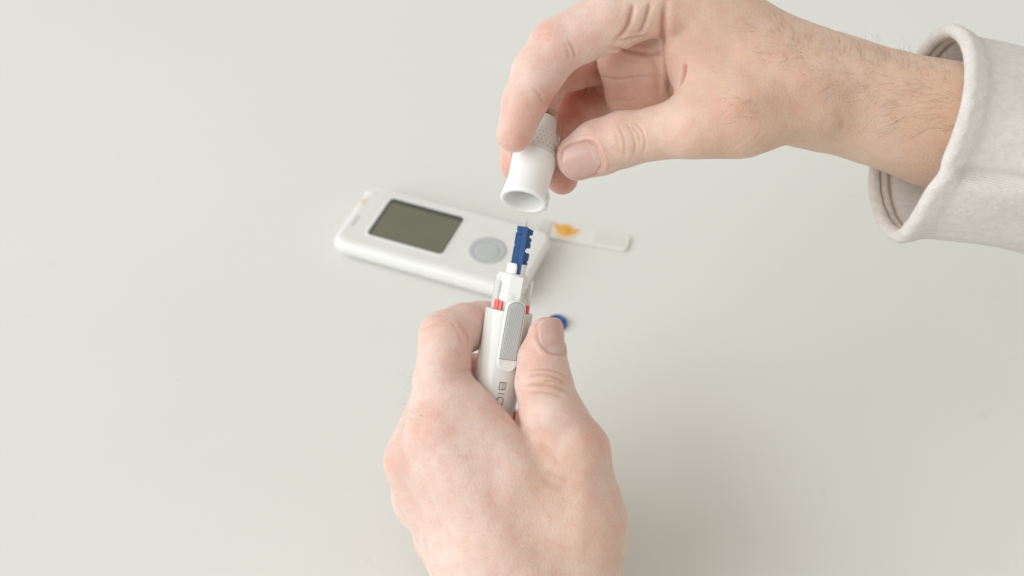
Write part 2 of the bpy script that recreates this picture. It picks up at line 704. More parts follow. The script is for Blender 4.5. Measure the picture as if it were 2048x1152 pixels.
class HandMesh:
    def __init__(s, f, lo, hi, h):
        V, Q = surface_nets(f, lo, hi, h)
        V = project(f, V, 2)
        V = relax(V, Q, 1, 0.4)
        V = project(f, V, 1)
        V, Q = subdivide(V, Q)
        V = project(f, V, 1, 0.4)
        V = relax(V, Q, 2, 0.5)          # soften the hard intersections a little
        s.V, s.Q, s.f = V, Q, f
        s.N = vnormals(V, Q)
        s.blush = np.zeros(len(V)); s.tan = np.zeros(len(V)); s.crease_a = np.zeros(len(V))
        s.bvh = BVHTree.FromPolygons([tuple(v) for v in V], [tuple(int(i) for i in q) for q in Q])
        s.disp = np.zeros(len(V))

    def hit(s, px, py):
        """surface point seen at a photo pixel"""
        o = Vector((0, 0, DW))
        d = Vector(at(px, py, 0)) - o
        r = s.bvh.ray_cast(o, d.normalized())
        return (None, None) if r[0] is None else (np.array(r[0]), np.array(r[1]))

    def line(s, pts):
        out = [s.hit(*p)[0] for p in smooth_poly(pts)]
        return [p for p in out if p is not None]

    def crease(s, pts, width=0.6, depth=0.4, tint=0.35, lip=0.22):
        P = s.line(pts)
        if len(P) < 2: return
        m = s.close(P, 7 * width)
        d, t = polyline_dist(s.V[m], P)
        fade = np.clip(np.minimum(t, 1 - t) * 5 + 0.15, 0, 1)
        s.disp[m] += fade * (-depth * np.exp(-(d / width) ** 2) + lip * depth * np.exp(-((d - 2.4 * width) / (1.5 * width)) ** 2))
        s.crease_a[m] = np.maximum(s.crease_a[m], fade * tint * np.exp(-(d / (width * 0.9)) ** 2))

    def close(s, P, pad):
        P = np.array(P)
        return np.where(((s.V > P.min(0) - pad) & (s.V < P.max(0) + pad)).all(1))[0]

    def ridge(s, pts, width, height):
        P = s.line(pts)
        if len(P) < 2: return
        m = s.close(P, 3 * width)
        d, t = polyline_dist(s.V[m], P)
        s.disp[m] += height * np.exp(-(d / width) ** 2) * np.clip(np.minimum(t, 1 - t) * 4, 0, 1)

    def bump(s, px, py, rad, height):
        p, _ = s.hit(px, py)
        if p is None: return
        d = np.linalg.norm(s.V - p, axis=1)
        s.disp += height * np.exp(-(d / rad) ** 2)

    def paint(s, chan, px, py, rad, amt):
        p, _ = s.hit(px, py)
        if p is None: return
        a = getattr(s, chan)
        d = np.linalg.norm(s.V - p, axis=1)
        np.maximum(a, amt * np.exp(-(d / rad) ** 2), out=a)

    def paint3(s, chan, p, rad, amt):
        a = getattr(s, chan)
        d = np.linalg.norm(s.V - p, axis=1)
        np.maximum(a, amt * np.exp(-(d / rad) ** 2), out=a)

    def apply(s):
        s.V = s.V + s.N * s.disp[:, None]
        s.N = vnormals(s.V, s.Q)
        s.disp[:] = 0
        s.bvh = BVHTree.FromPolygons([tuple(v) for v in s.V], [tuple(int(i) for i in q) for q in s.Q])

    def nail_frame(s, centre_px, axis, normal, L, Wd):
        n = np.array(normal, float); n /= np.linalg.norm(n)
        a = np.array(axis, float); a = a - n * (a @ n); a /= np.linalg.norm(a)
        sd = np.cross(a, n)
        c, _ = s.hit(*centre_px)
        return c, a, sd, n, L, Wd

    def nail_z(s, fr, u, v):
        c, a, sd, n, L, Wd = fr
        key = ('k', L, Wd, tuple(np.round(c, 3)))
        if getattr(s, '_nk', (None,))[0] != key:
            A, B = [], []
            for uu in np.linspace(-.7, .7, 9):
                for vv in np.linspace(-.85, .45, 9):
                    h = s.bvh.ray_cast(Vector(c + a * vv * L / 2 + sd * uu * Wd / 2 + n * 9), Vector(-n))
                    if h[0] is not None:
                        A.append([1, uu * uu, vv, uu, vv * vv]); B.append(float(n @ (np.array(h[0]) - c)))
            k = np.linalg.lstsq(np.array(A), np.array(B), rcond=None)[0]
            k[1] = min(max(k[1], -2.6), -1.5)
            k[2] = min(max(k[2], -0.8), 0.8); k[3] *= 0.6
            k[4] = min(max(k[4], -0.5), -0.15)
            s._nk = (key, k)
        k = s._nk[1]
        return k[0] + k[1] * u * u + k[2] * v + k[3] * u + k[4] * v * v

    def nail_bed(s, fr):
        c, a, sd, n, L, Wd = fr
        r = s.V - c
        v = (r @ a) / (L / 2); u = (r @ sd) / (Wd / 2)
        near = (np.abs(r @ n) < 6.5) & (s.N @ n > -0.15)
        rr = (np.abs(u) ** 3 + np.abs(v) ** 3) ** (1 / 3)
        bed = np.clip((1.02 - rr) / 0.10, 0, 1)
        dist_end = np.clip((v - 0.55) / 0.3, 0, 1)
        fold = np.exp(-((rr - 1.16) / 0.10) ** 2) * (1 - dist_end)
        s.disp += np.where(near, 0.30 * fold, 0)
        w = np.clip((1.06 - rr) / 0.16, 0, 1)
        w = np.where(near, w * w * (3 - 2 * w), 0)
        z = s.nail_z(fr, u, v) - 0.25
        s.V = s.V + n * (w * (z - r @ n))[:, None]
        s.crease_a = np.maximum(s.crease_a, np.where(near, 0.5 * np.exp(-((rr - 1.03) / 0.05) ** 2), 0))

    def nail(s, fr, parent_world, name='fingernail', lift=0.12):
        c, a, sd, n, L, Wd = fr
        nu, nv = 22, 26
        top = []
        for j in range(nv + 1):
            for i in range(nu + 1):
                u, v = -1 + 2 * i / nu, -1 + 2 * j / nv
                uu = u * (1 - abs(v) ** 3 * 0.33) ** 1
                vv = v * (1 - abs(u) ** 3 * (0.30 if v < 0 else 0.22))
                p = c + a * vv * L / 2 + sd * uu * Wd / 2
                top.append((uu, vv, None))
        Vt = []
        for uu, vv, h in top:
            z = s.nail_z(fr, uu, vv) + lift - 0.3 * max(0, -vv - 0.6) - 0.25 * max(0, abs(uu) - .8) + 0.012 * math.sin(uu * 25)
            Vt.append(c + a * vv * L / 2 + sd * uu * Wd / 2 + n * z)
        m = len(Vt)
        Vb = [p - n * 0.45 for p in Vt]
        w = nu + 1
        Fq = []
        for j in range(nv):
            for i in range(nu):
                q = (j * w + i, j * w + i + 1, (j + 1) * w + i + 1, (j + 1) * w + i)
                Fq.append(q); Fq.append(tuple(m + x for x in q[::-1]))
        ring = [i for i in range(w)] + [j * w + nu for j in range(1, nv + 1)] + [nv * w + i for i in range(nu - 1, -1, -1)] + [j * w for j in range(nv - 1, 0, -1)]
        for i in range(len(ring)):
            x, y = ring[i], ring[(i + 1) % len(ring)]
            Fq.append((x, y, m + y, m + x))
        o = mesh_obj(name, (to_world(np.array(Vt + Vb)) - parent_world) * 1000, Fq, M_NAIL, None)
        me = o.data
        me.materials.append(M_LUNULA)
        for p in me.polygons:
            cc = sum((np.array((top + top)[vi][:2]) for vi in p.vertices), np.zeros(2)) / len(p.vertices)
            if cc[1] > 0.90 or (cc[1] < -0.50 and cc[0] ** 2 / 0.45 + (cc[1] + 1) ** 2 / 0.28 < 1):
                p.material_index = 1
        return o

    def build(s, label, base):
        bw = to_world(np.array(base))
        me = bpy.data.meshes.new('hand')
        P = to_world(s.V) - bw
        me.vertices.add(len(P)); me.vertices.foreach_set('co', P.astype(np.float32).ravel())
        nq = len(s.Q)
        me.loops.add(nq * 4); me.loops.foreach_set('vertex_index', s.Q.astype(np.int32).ravel())
        me.polygons.add(nq)
        me.polygons.foreach_set('loop_start', np.arange(0, nq * 4, 4, dtype=np.int32))
        me.update(calc_edges=True); me.validate()
        me.polygons.foreach_set('use_smooth', np.ones(len(me.polygons), bool))
        for nm, arr in (('blush', s.blush), ('tan', s.tan), ('crease', s.crease_a)):
            at_ = me.attributes.new(nm, 'FLOAT', 'POINT')
            at_.data.foreach_set('value', np.clip(arr, 0, 1).astype(np.float32))
        me.materials.append(M_SKIN)
        o = bpy.data.objects.new('hand', me)
        COL.objects.link(o)
        o.location = bw
        tag(o, label, 'hand')
        return o, bw

    def hairs(s, specs, parent, bw):
        """specs: (px, py, direction px, length mm, curl)"""
        V, Fq = [], []
        for (px, py), dpx, ln, curl, rad in specs:
            p, n = s.hit(px, py)
            if p is None: continue
            q, _ = s.hit(px + dpx[0], py + dpx[1])
            if q is None: q = p + np.array([dpx[0], -dpx[1], 0]) * 0.15
            t = q - p; t /= max(np.linalg.norm(t), 1e-6)
            b = np.cross(n, t)
            path = []
            for i in range(7):
                u = i / 6
                path.append(p + t * ln * u + n * (ln * (0.28 * math.sin(u * 2.6)) - 0.05) + b * ln * curl * u * u)
            for i, c in enumerate(path):
                d = path[min(i + 1, 6)] - path[max(i - 1, 0)]
                d /= np.linalg.norm(d)
                e1 = np.cross(d, n); e1 /= np.linalg.norm(e1); e2 = np.cross(d, e1)
                r = 0.85 * rad * (1 - 0.75 * i / 6)
                for k in range(3):
                    an = 2.094 * k
                    V.append(c + r * (e1 * math.cos(an) + e2 * math.sin(an)))
            b0 = len(V) - 21
            for i in range(6):
                for k in range(3):
                    k2 = (k + 1) % 3
                    Fq.append((b0 + 3 * i + k, b0 + 3 * i + k2, b0 + 3 * i + 3 + k2, b0 + 3 * i + 3 + k))
        o = mesh_obj('hair', (to_world(np.array(V)) - bw) * 1000, Fq, M_HAIR, parent)
        tag(o, kind='stuff')
        return o


# ------------------------------------------------------------------ lancing device: placement
PEN_O = at(1019, 621, 0)
PEN_Y = np.array([0.165, 1.0, 0.05]); PEN_Y /= np.linalg.norm(PEN_Y)
PEN_SPIN = math.radians(15)
PEN_M = frame_matrix(PEN_O, PEN_Y, PEN_SPIN)
PEN_PROFILE = [(8.75, 0.0), (8.75, -3), (8.55, -12), (8.3, -24), (8.0, -40), (7.5, -58), (6.8, -72), (5.2, -80)]

CAP_O = at(1047, 404, 6)
CAP_Y = np.array([0.24 * 0.906, 0.97 * 0.906, -0.42]); CAP_Y /= np.linalg.norm(CAP_Y)
CAP_M = frame_matrix(CAP_O, CAP_Y, 0.0)
CAP_PROFILE = [(8.85, 0), (8.8, 1.5), (7.8, 8), (8.0, 15), (8.35, 19), (7.9, 21), (7.85, 28), (5.7, 37), (4.5, 38.3)]


def lathe_field(org, y, prof, grow=0.0):
    prof = sorted(prof, key=lambda q: q[1])
    ys = np.array([q[1] for q in prof]); rs = np.array([q[0] for q in prof])

    def f(p):
        h = (p - org) @ y
        r = np.linalg.norm(p - org - h[:, None] * y, axis=1)
        side = r - np.interp(h, ys, rs) - grow
        end = np.maximum(h - ys[-1] - grow, ys[0] - grow - h)
        return np.maximum(side, end)
    return f


# ------------------------------------------------------------------ hand that holds the device
def left_hand():
    palm = [
        pseg((1085, 1560, 52, 165), (1055, 1240, 6, 178), (0.05, 0.1, 1), 0.62),
        pseg((1055, 1240, 6, 160), (1040, 1120, 6, 150), (0.05, 0.1, 1), 0.62),
        pseg((1060, 1190, 12, 78), (884, 872, 8, 70)),
        pseg((1030, 1200, 9, 80), (842, 922, -6, 69)),
        pseg((1000, 1200, 2, 80), (854, 985, -15, 70)),
        pseg((985, 1220, -4, 76), (890, 1072, -28, 62)),
        pseg((1150, 1200, 2, 90), (1158, 1040, 6, 88)),
        pseg((1158, 1040, 6, 84), (1146, 910, 8, 66)),
        pseg((918, 812, 6, 62), (1030, 945, 12, 66)),
        ball(1085, 1030, 6, 110, (0, 0, 1), 0.75),
    ]
    index = chain([(882, 866, 5, 68), (885, 760, 4, 57), (891, 674, 1, 54), (926, 656, -6, 50), (962, 648, -13, 46), (1015, 648, -19, 40)])
    middle = chain([(840, 922, -8, 70), (878, 810, -18, 58), (892, 750, -24, 52), (955, 755, -30, 46), (1010, 745, -24, 39)])
    ring = chain([(856, 1000, -20, 66), (905, 845, -36, 50), (980, 845, -38, 44), (1010, 850, -28, 38)])
    little = chain([(890, 1072, -30, 60), (940, 940, -40, 44), (990, 930, -38, 38), (1012, 938, -28, 32)])
    thumb = chain([(1144, 908, 8, 70), (1106, 832, 8, 63), (1087, 762, 8, 55), (1084, 716, 8, 47), (1091, 671, 8, 37)], 2.5)
    cut = lathe_field(PEN_O, PEN_Y, PEN_PROFILE, 0.15)
    f = hand_field(palm, 9.0, [
        (index, (895, 850, 6), 22, 6), (middle, (850, 905, -8), 20, 6), (ring, (865, 985, -20), 20, 5),
        (little, (900, 1055, -30), 18, 5), (thumb, (1140, 930, 8), 24, 7)], cut)
    H = HandMesh(f, at(700, 1520, -66) * [1, 1, 1], [58, 4, 62], 1.05)
    # forms under the skin
    H.disp += 0.22 * wave_noise(H.V, 3, 26) + 0.07 * wave_noise(H.V, 5, 8)
    H.bump(868, 850, 9, 0.9); H.bump(1180, 880, 9, 1.0); H.bump(800, 915, 8, 0.6)
    H.ridge([(880, 870), (960, 990), (1040, 1130)], 4.5, 0.6)
    H.ridge([(1170, 900), (1170, 1000), (1150, 1120)], 4.0, 0.5)
    nail = H.nail_frame((1113, 672), (0.07, 1, -0.12), (0.62, 0.10, 0.78), 13.4, 11.4)
    H.nail_bed(nail)
    # creases
    for pts, w, d in [
        ([(1052, 756), (1080, 750), (1112, 756), (1134, 770)], 0.55, 0.34),
        ([(1048, 772), (1078, 770), (1112, 774), (1138, 785)], 0.6, 0.36),
        ([(1058, 742), (1085, 739), (1115, 744), (1130, 754)], 0.5, 0.22),
        ([(1062, 788), (1090, 786), (1125, 795)], 0.5, 0.18),
        ([(1085, 765), (1100, 762), (1125, 768)], 0.4, 0.18),
    ]:
        H.crease(pts, w, d, 0.30)
    for pts, w, d in [
        ([(915, 640), (935, 672), (940, 700)], 0.8, 0.35),
        ([(900, 640), (918, 668), (925, 695)], 0.7, 0.18),
        ([(962, 606), (968, 640), (962, 680)], 0.6, 0.2),
        ([(918, 742), (935, 738), (948, 744)], 0.6, 0.3),
        ([(1078, 885), (1100, 905), (1120, 930)], 1.4, 0.35),
        ([(1092, 940), (1115, 955), (1140, 962)], 1.2, 0.16),
        ([(1085, 962), (1110, 972), (1132, 975)], 1.2, 0.14),
        ([(990, 820), (1030, 855), (1068, 884)], 1.3, 0.12),
        ([(850, 640), (870, 630), (890, 632)], 0.6, 0.10),
        ([(846, 660), (868, 650), (892, 652)], 0.6, 0.10),
    ]:
        H.crease(pts, w, d, 0.14)
    H.apply()
    for px, py, r, a in [(850, 850, 9, .42), (835, 880, 8, .30), (790, 915, 9, .38), (1185, 880, 9, .42), (1150, 970, 14, .22),
                         (880, 650, 8, .22), (1060, 720, 8, .40), (1055, 690, 7, .35), (1100, 760, 7, .18), (945, 660, 9, .35),
                         (930, 730, 8, .32), (975, 990, 2.0, .30), (985, 985, 14, .12), (810, 1000, 10, .25), (1190, 1040, 14, .20),
                         (1085, 890, 7, .35), (1000, 820, 8, .25), (1095, 640, 5, .25), (1035, 1080, 18, .16), (960, 640, 8, .3),
                         (1120, 1010, 10, .16), (900, 960, 12, .14)]:
        H.paint('blush', px, py, r, a)
    for p, r, a in [(at(950, 755, -25), 14, .8), (at(1005, 740, -22), 16, .7), (at(1060, 850, -12), 14, .7)]:
        H.paint3('blush', p, r, a)
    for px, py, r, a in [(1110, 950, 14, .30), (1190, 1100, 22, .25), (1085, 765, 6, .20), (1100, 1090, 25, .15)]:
        H.paint('tan', px, py, r, a)  # skin tan that also paints shade on the thumb side
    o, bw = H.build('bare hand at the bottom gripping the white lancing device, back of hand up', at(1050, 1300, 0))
    nl = H.nail(nail, bw)
    nl.parent = o
    hs = []
    for i in range(26):
        px, py = random.uniform(806, 850), random.uniform(745, 850)
        hs.append(((px, py), (-14, -8 + random.uniform(-6, 6)), random.uniform(3, 6), random.uniform(-.5, .5), 0.022))
    for i in range(120):
        px, py = random.uniform(860, 1230), random.uniform(900, 1150)
        hs.append(((px, py), (-12, -14 + random.uniform(-8, 8)), random.uniform(2, 4.5), random.uniform(-.5, .5), 0.014))
    for i in range(14):
        px, py = random.uniform(1130, 1210), random.uniform(790, 860)
        hs.append(((px, py), (10, -14), random.uniform(2, 4), random.uniform(-.4, .4), 0.016))
    H.hairs(hs, o, bw)
    return o


# ------------------------------------------------------------------ hand that lifts the cap
def right_hand():
    palm = [
        pseg((2330, 380, 6, 150), (1900, 255, 2, 138), (0.1, 1, -0.2), 0.80),
        pseg((1900, 255, 2, 142), (1640, 182, 0, 126), (0.1, 1, -0.2), 0.86),
        pseg((1640, 182, 0, 118), (1540, 165, 0, 122), (0.1, 1, -0.2), 0.9),
        pseg((1580, 130, 6, 82), (1350, -22, 12, 78)),
        pseg((1570, 140, -8, 82), (1330, 0, -8, 76)),
        pseg((1560, 160, -22, 82), (1322, 60, -28, 72)),
        pseg((1560, 180, -32, 78), (1330, 125, -44, 66)),
        pseg((1600, 200, 12, 82), (1480, 232, 16, 78)),
        pseg((1480, 232, 16, 74), (1392, 252, 16, 56)),
        pseg((1540, 150, 4, 95), (1400, 95, 2, 70)),
        pseg((1420, 180, 8, 70), (1390, 110, 6, 55)),
        pseg((1300, 128, -10, 58), (1252, 122, -12, 58)),
        pseg((1300, 190, -16, 54), (1264, 192, -20, 54)),
    ]
    index = chain([(1345, -22, 12, 76), (1220, 40, 14, 62), (1114, 93, 14, 56), (1077, 145, 14, 51), (1049, 205, 13, 45), (1029, 268, 12, 38)])
    middle = chain([(1330, 15, -10, 70), (1200, 112, -30, 54), (1092, 140, -16, 54), (1052, 250, -12, 48), (1040, 326, -10, 40)])
    ring = chain([(1320, 75, -28, 66), (1205, 195, -46, 50), (1140, 228, -38, 48), (1112, 300, -28, 44), (1124, 358, -18, 31)])
    little = chain([(1330, 135, -44, 60), (1235, 245, -58, 44), (1190, 290, -42, 40), (1195, 318, -34, 32)])
    thumb = chain([(1400, 250, 15, 58), (1320, 264, 10, 52), (1248, 277, 6, 54), (1196, 296, 3, 55), (1160, 314, 1, 47)], 2.5)
    cut = lathe_field(CAP_O, CAP_Y, CAP_PROFILE, 0.15)
    f = hand_field(palm, 8.0, [
        (index, (1330, -15, 12), 22, 6), (middle, (1310, 20, -8), 18, 4), (ring, (1305, 80, -28), 18, 4),
        (little, (1315, 140, -44), 16, 4), (thumb, (1400, 250, 14), 26, 7)], cut)
    lo = np.array([-10.0, 20.0, -70.0]); hi = np.array([250.0, 128.0, 46.0])
    H = HandMesh(f, lo, hi, 1.05)
    H.disp += 0.22 * wave_noise(H.V, 13, 26) + 0.07 * wave_noise(H.V, 15, 8)
    H.bump(1440, 225, 9, 1.0); H.bump(1085, 62, 8, 0.4)
    H.ridge([(1430, 235), (1500, 190), (1600, 160), (1660, 150)], 4.5, 0.9)
    H.ridge([(1480, 270), (1560, 255), (1640, 250), (1700, 262)], 4.0, 0.8)
    H.ridge([(1340, 20), (1345, 90), (1350, 160)], 3.2, 1.0)
    nail = H.nail_frame((1164, 320), (-1, -0.32, -0.15), (-0.12, -0.16, 1), 14.2, 12.8)
    H.nail_bed(nail)
    for pts, w, d, ti in [
        ([(1236, 252), (1246, 272), (1250, 295), (1246, 318)], 0.38, 0.28, .30),
        ([(1250, 244), (1264, 266), (1270, 292), (1264, 314)], 0.38, 0.30, .32),
        ([(1266, 240), (1284, 262), (1290, 288), (1284, 310)], 0.38, 0.28, .30),
        ([(1262, 252), (1278, 270), (1280, 284)], 0.34, 0.14, .18),
        ([(1228, 260), (1236, 280), (1238, 300)], 0.36, 0.12, .14),
        # palm and web folds
        ([(1266, 8), (1262, 30), (1253, 57), (1231, 81)], 0.9, 1.1, .45),
        ([(1299, 5), (1296, 25), (1286, 55), (1277, 68)], 0.8, 0.8, .4),
        ([(1332, -5), (1326, 50), (1327, 105), (1336, 165), (1343, 192)], 1.1, 1.3, .55),
        ([(1231, 81), (1262, 77), (1299, 70)], 0.7, 0.5, .3),
        ([(1218, 94), (1266, 103), (1297, 109), (1328, 104)], 0.9, 0.9, .4),
        ([(1297, 109), (1312, 142), (1317, 195)], 1.2, 0.5, .25),
        ([(1372, 126), (1368, 150), (1358, 174)], 0.8, 0.9, .6),
        ([(1194, 151), (1233, 158), (1277, 153), (1310, 151)], 0.6, 0.28, .25),
        ([(1216, 197), (1245, 201), (1280, 200)], 0.5, 0.15, .15),
        ([(1240, 112), (1262, 122), (1290, 124)], 0.5, 0.2, .15),
        # index lateral creases
        ([(1135, 80), (1146, 98), (1150, 118)], 0.5, 0.35, .3),
        ([(1128, 84), (1136, 104), (1138, 120)], 0.5, 0.25, .25),
        ([(1075, 72), (1090, 68), (1108, 72)], 0.5, 0.14, .12),
        ([(1070, 80), (1088, 77), (1104, 82)], 0.5, 0.12, .12),
        ([(1066, 178), (1078, 190), (1086, 205)], 0.5, 0.25, .25),
        ([(1168, 150), (1174, 168), (1172, 188)], 0.5, 0.35, .3),
        # wrist folds below the thumb
        ([(1465, 296), (1490, 278), (1512, 255)], 0.6, 0.10, .06),
        ([(1478, 300), (1504, 280), (1526, 252)], 0.6, 0.12, .06),
        ([(1496, 302), (1520, 284), (1540, 260)], 0.6, 0.09, .06),
        ([(1452, 300), (1474, 286), (1490, 268)], 0.8, 0.08, .05),
        ([(1670, 215), (1682, 235), (1686, 262)], 1.6, 0.3, .1),
    ]:
        H.crease(pts, w, d, ti)
    H.apply()
    for px, py, r, a in [(1440, 228, 11, .42), (1475, 240, 8, .25), (1380, 110, 11, .25), (1380, 260, 10, .22), (1085, 62, 7, .35), (1045, 240, 10, .42),
                         (1030, 285, 8, .55), (1010, 330, 8, .55), (1200, 300, 8, .30), (1130, 320, 8, .28), (1130, 375, 6, .75), (1100, 370, 6, .7),
                         (1220, 255, 8, .25), (1530, 130, 16, .22), (1585, 175, 14, .25), (1145, 170, 12, .75), (1165, 150, 10, .6),
                         (1185, 225, 12, .7), (1240, 200, 14, .55), (1260, 150, 14, .38), (1220, 120, 10, .42), (1290, 190, 10, .45),
                         (1200, 70, 12, .2), (1120, 120, 9, .25), (1345, 120, 9, .35), (1350, 60, 8, .25), (1095, 210, 8, .7)]:
        H.paint('blush', px, py, r, a)
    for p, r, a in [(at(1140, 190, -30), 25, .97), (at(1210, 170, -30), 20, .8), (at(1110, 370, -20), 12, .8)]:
        H.paint3('blush', p, r, a)  # palm redness, deepened to put the hollow's shade into the colour
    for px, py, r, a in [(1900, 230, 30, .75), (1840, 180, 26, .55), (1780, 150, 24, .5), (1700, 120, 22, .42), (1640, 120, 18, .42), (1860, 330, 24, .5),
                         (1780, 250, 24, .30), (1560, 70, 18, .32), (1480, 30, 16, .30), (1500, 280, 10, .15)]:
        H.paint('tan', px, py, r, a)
    H.tan = np.maximum(H.tan, 0.42 * np.clip((H.V[:, 0] - 25) / 45, 0, 1))  # forearm tan, deepened so the colour also carries shade over the thumb base
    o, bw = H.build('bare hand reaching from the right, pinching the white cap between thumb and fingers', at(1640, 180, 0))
    nl = H.nail(nail, bw)
    nl.parent = o
    hs = []

    def scatter(n, x0, x1, yf, d, ln, curl=(-.6, .6), rad=0.03):
        for _ in range(n):
            px = random.uniform(x0, x1)
            lo_, hi_ = yf(px)
            hs.append(((px, random.uniform(lo_, hi_)), (d[0] + random.uniform(-7, 7), d[1] + random.uniform(-7, 7)),
                       random.uniform(*ln), random.uniform(*curl), rad * random.uniform(.7, 1.2)))
    top = lambda x: np.interp(x, [1490, 1560, 1620, 1700, 1800, 1915], [2, 32, 67, 82, 97, 122])
    scatter(150, 1540, 1900, lambda x: (top(x), top(x) + 45), (-8, -16), (3, 8))
    scatter(120, 1500, 1900, lambda x: (top(x) + 20, top(x) + 110), (-16, 2), (3, 9))
    scatter(80, 1790, 1912, lambda x: (160, 270), (-18, 4), (6, 13), (-.4, .4))
    scatter(34, 1450, 1520, lambda x: (190, 245), (-14, 6), (2.5, 6))
    scatter(40, 1650, 1800, lambda x: (140, 230), (-14, 8), (4, 9))
    H.hairs(hs, o, bw)
    return o, bw, H


# ------------------------------------------------------------------ sleeve
def sleeve(parent, bw):
    key = [(1893, 66, 2), (1916, 88, 14), (1926, 135, 27), (1920, 205, 34), (1893, 290, 36), (1850, 375, 32), (1812, 440, 18), (1786, 462, 2),
           (1757, 436, -12), (1740, 380, -22), (1744, 310, -32), (1775, 220, -38), (1810, 145, -34), (1845, 95, -22), (1870, 72, -10)]
    pts = [at(*k) for k in key]
    n = len(pts)
    loop = []
    SUB = 14
    for i in range(n):
        a, b, c, d = pts[i - 1], pts[i], pts[(i + 1) % n], pts[(i + 2) % n]
        for j in range(SUB):
            t = j / SUB
            loop.append(0.5 * ((2 * b) + (-a + c) * t + (2 * a - 5 * b + 4 * c - d) * t * t + (-a + 3 * b - 3 * c + d) * t ** 3))
    loop = np.array(loop)
    m = len(loop)
    cen = loop.mean(0)
    arm = np.array([1.0, -0.19, 0.0]); arm /= np.linalg.norm(arm)
    rad = loop - cen
    rad -= np.outer(rad @ arm, arm)
    rl = np.linalg.norm(rad, axis=1)
    rad = rad / rl[:, None]
    k = np.arange(m) / m * 2 * math.pi
    # the farther ring: a relaxed oval, straight across the arm
    flat_t = (loop - cen) @ arm
    r0 = 2.9
    prof = []      # (shift along arm, radial offset) from inside to outside
    for s_, ro in [(70, -5.5), (45, -5.2), (28, -4.6), (18, -3.6), (12, -2.2), (8.6, -1.0), (8.0, 0.0), (7.4, -0.9), (6.4, -1.6), (4.6, -1.0), (3.8, -0.3), (3.4, -1.0)]:
        prof.append((s_, ro))
    for i in range(11):
        a = math.radians(-110 + 24 * i)
        prof.append((r0 - r0 * math.cos(a) - 0.0, 1.2 + r0 * math.sin(a) * 0.95))
    prof += [(7.6, 2.5), (9.2, 1.3), (11.5, .5), (15, .1), (20, -.2), (25, -.4), (33, -.7), (42, -1.0), (54, -1.2), (70, -1.2), (90, -1.2), (115, -1.2)]
    rings, uvs = [], []
    acc = 0
    for q, (s_, ro) in enumerate(prof):
        if q: acc += math.hypot(s_ - prof[q - 1][0], ro - prof[q - 1][1])
        blend = np.clip((s_ - 8) / 70, 0, 1)
        ring = loop + np.outer(np.full(m, s_) - flat_t * blend * 0.75, arm) + rad * ro
        # soft folds of heavy jersey, growing away from the rolled edge
        outer = q >= 23
        amp = np.clip((s_ - 7) / 25, 0, 1)
        fold = 0.9 * np.sin(3 * k + 0.06 * s_ + 0.6) + 0.6 * np.sin(5 * k - 0.05 * s_ + 2.0) + 0.35 * np.sin(9 * k + 0.09 * s_)
        small = 0.10 * np.sin(31 * k + 1.3 * s_) + 0.08 * np.sin(53 * k + 0.4)
        ring = ring + rad * (amp * fold * (1.0 if outer else 0.3) + small)[:, None]
        # pinch that starts at the notch in the rolled edge and runs back along the sleeve
        if outer and s_ > 7:
            kc = 4.55 / n * 2 * math.pi - 0.0012 * s_
            dk = (k - kc) * 24
            ring = ring - rad * (3.4 * np.exp(-(dk / 1.5) ** 2) * np.clip((s_ - 5) / 6, 0, 1) * np.clip(1.3 - s_ / 90, 0, 1))[:, None]
            ring = ring + rad * (2.3 / (1 + np.exp(-np.clip((dk - 1.2) * 2.2, -30, 30))) * np.exp(-np.maximum(dk - 1.2, 0) / 9) * np.clip((s_ - 6) / 8, 0, 1) * np.clip(1.2 - s_ / 110, 0, 1))[:, None]
        # notch itself
        kc = 4.6 / n * 2 * math.pi
        if s_ < 9:
            dk = (k - kc) * 24
            ring = ring + np.outer(1.3 * np.exp(-(dk / 2.4) ** 2), arm)
        rings.append(ring); uvs.append(acc)
    V = np.concatenate(rings)
    Fc = []
    for j in range(len(rings) - 1):
        for i in range(m):
            i2 = (i + 1) % m
            Fc.append((j * m + i, j * m + i2, (j + 1) * m + i2, (j + 1) * m + i))
    me = bpy.data.meshes.new('sleeve')
    me.from_pydata([tuple(v) for v in (to_world(V) - bw)], [], Fc)
    uv = me.uv_layers.new(name='UVMap')
    for p in me.polygons:
        j, i = divmod(p.index, m)
        co = [(i, j), (i + 1, j), (i + 1, j + 1), (i, j + 1)]
        for li, (ci, cj) in zip(p.loop_indices, co):
            uv.data[li].uv = (ci / m * 2.2, uvs[cj] * 0.01)
    me.polygons.foreach_set('use_smooth', [True] * len(me.polygons))
    me.materials.append(M_FLEECE)
    o = bpy.data.objects.new('sleeve', me)
    COL.objects.link(o)
    o.parent = parent
    sub = o.modifiers.new('smooth', 'SUBSURF')
    sub.levels = sub.render_levels = 1
    # loose fibres on the raw rolled edge
    FV, FF = [], []
    rim0 = 12
    for _ in range(1500):
        i = random.randrange(m); j = rim0 + random.randrange(11)
        p = rings[j][i] + np.array([random.uniform(-.4, .4) for _ in range(3)])
        out = rings[j][i] - (loop[i] + arm * r0 + rad[i] * 1.2)
        out /= np.linalg.norm(out)
        d = out + np.array([random.gauss(0, .55) for _ in range(3)])
        d /= np.linalg.norm(d)
        ln = random.uniform(.4, 1.3)
        e = np.cross(d, [0.3, 0.5, 0.8]); e /= np.linalg.norm(e)
        q = p + d * ln * .6 + e * random.uniform(-.25, .25)
        t = p + d * ln + e * random.uniform(-.6, .6)
        e2 = np.cross(d, e)
        w = 0.035
        b0 = len(FV)
        for c, ww in ((p - d * .3, w), (q, w), (t, w * .4)):
            FV += [c + e * ww, c - e * ww * .5 + e2 * ww * .86, c - e * ww * .5 - e2 * ww * .86]
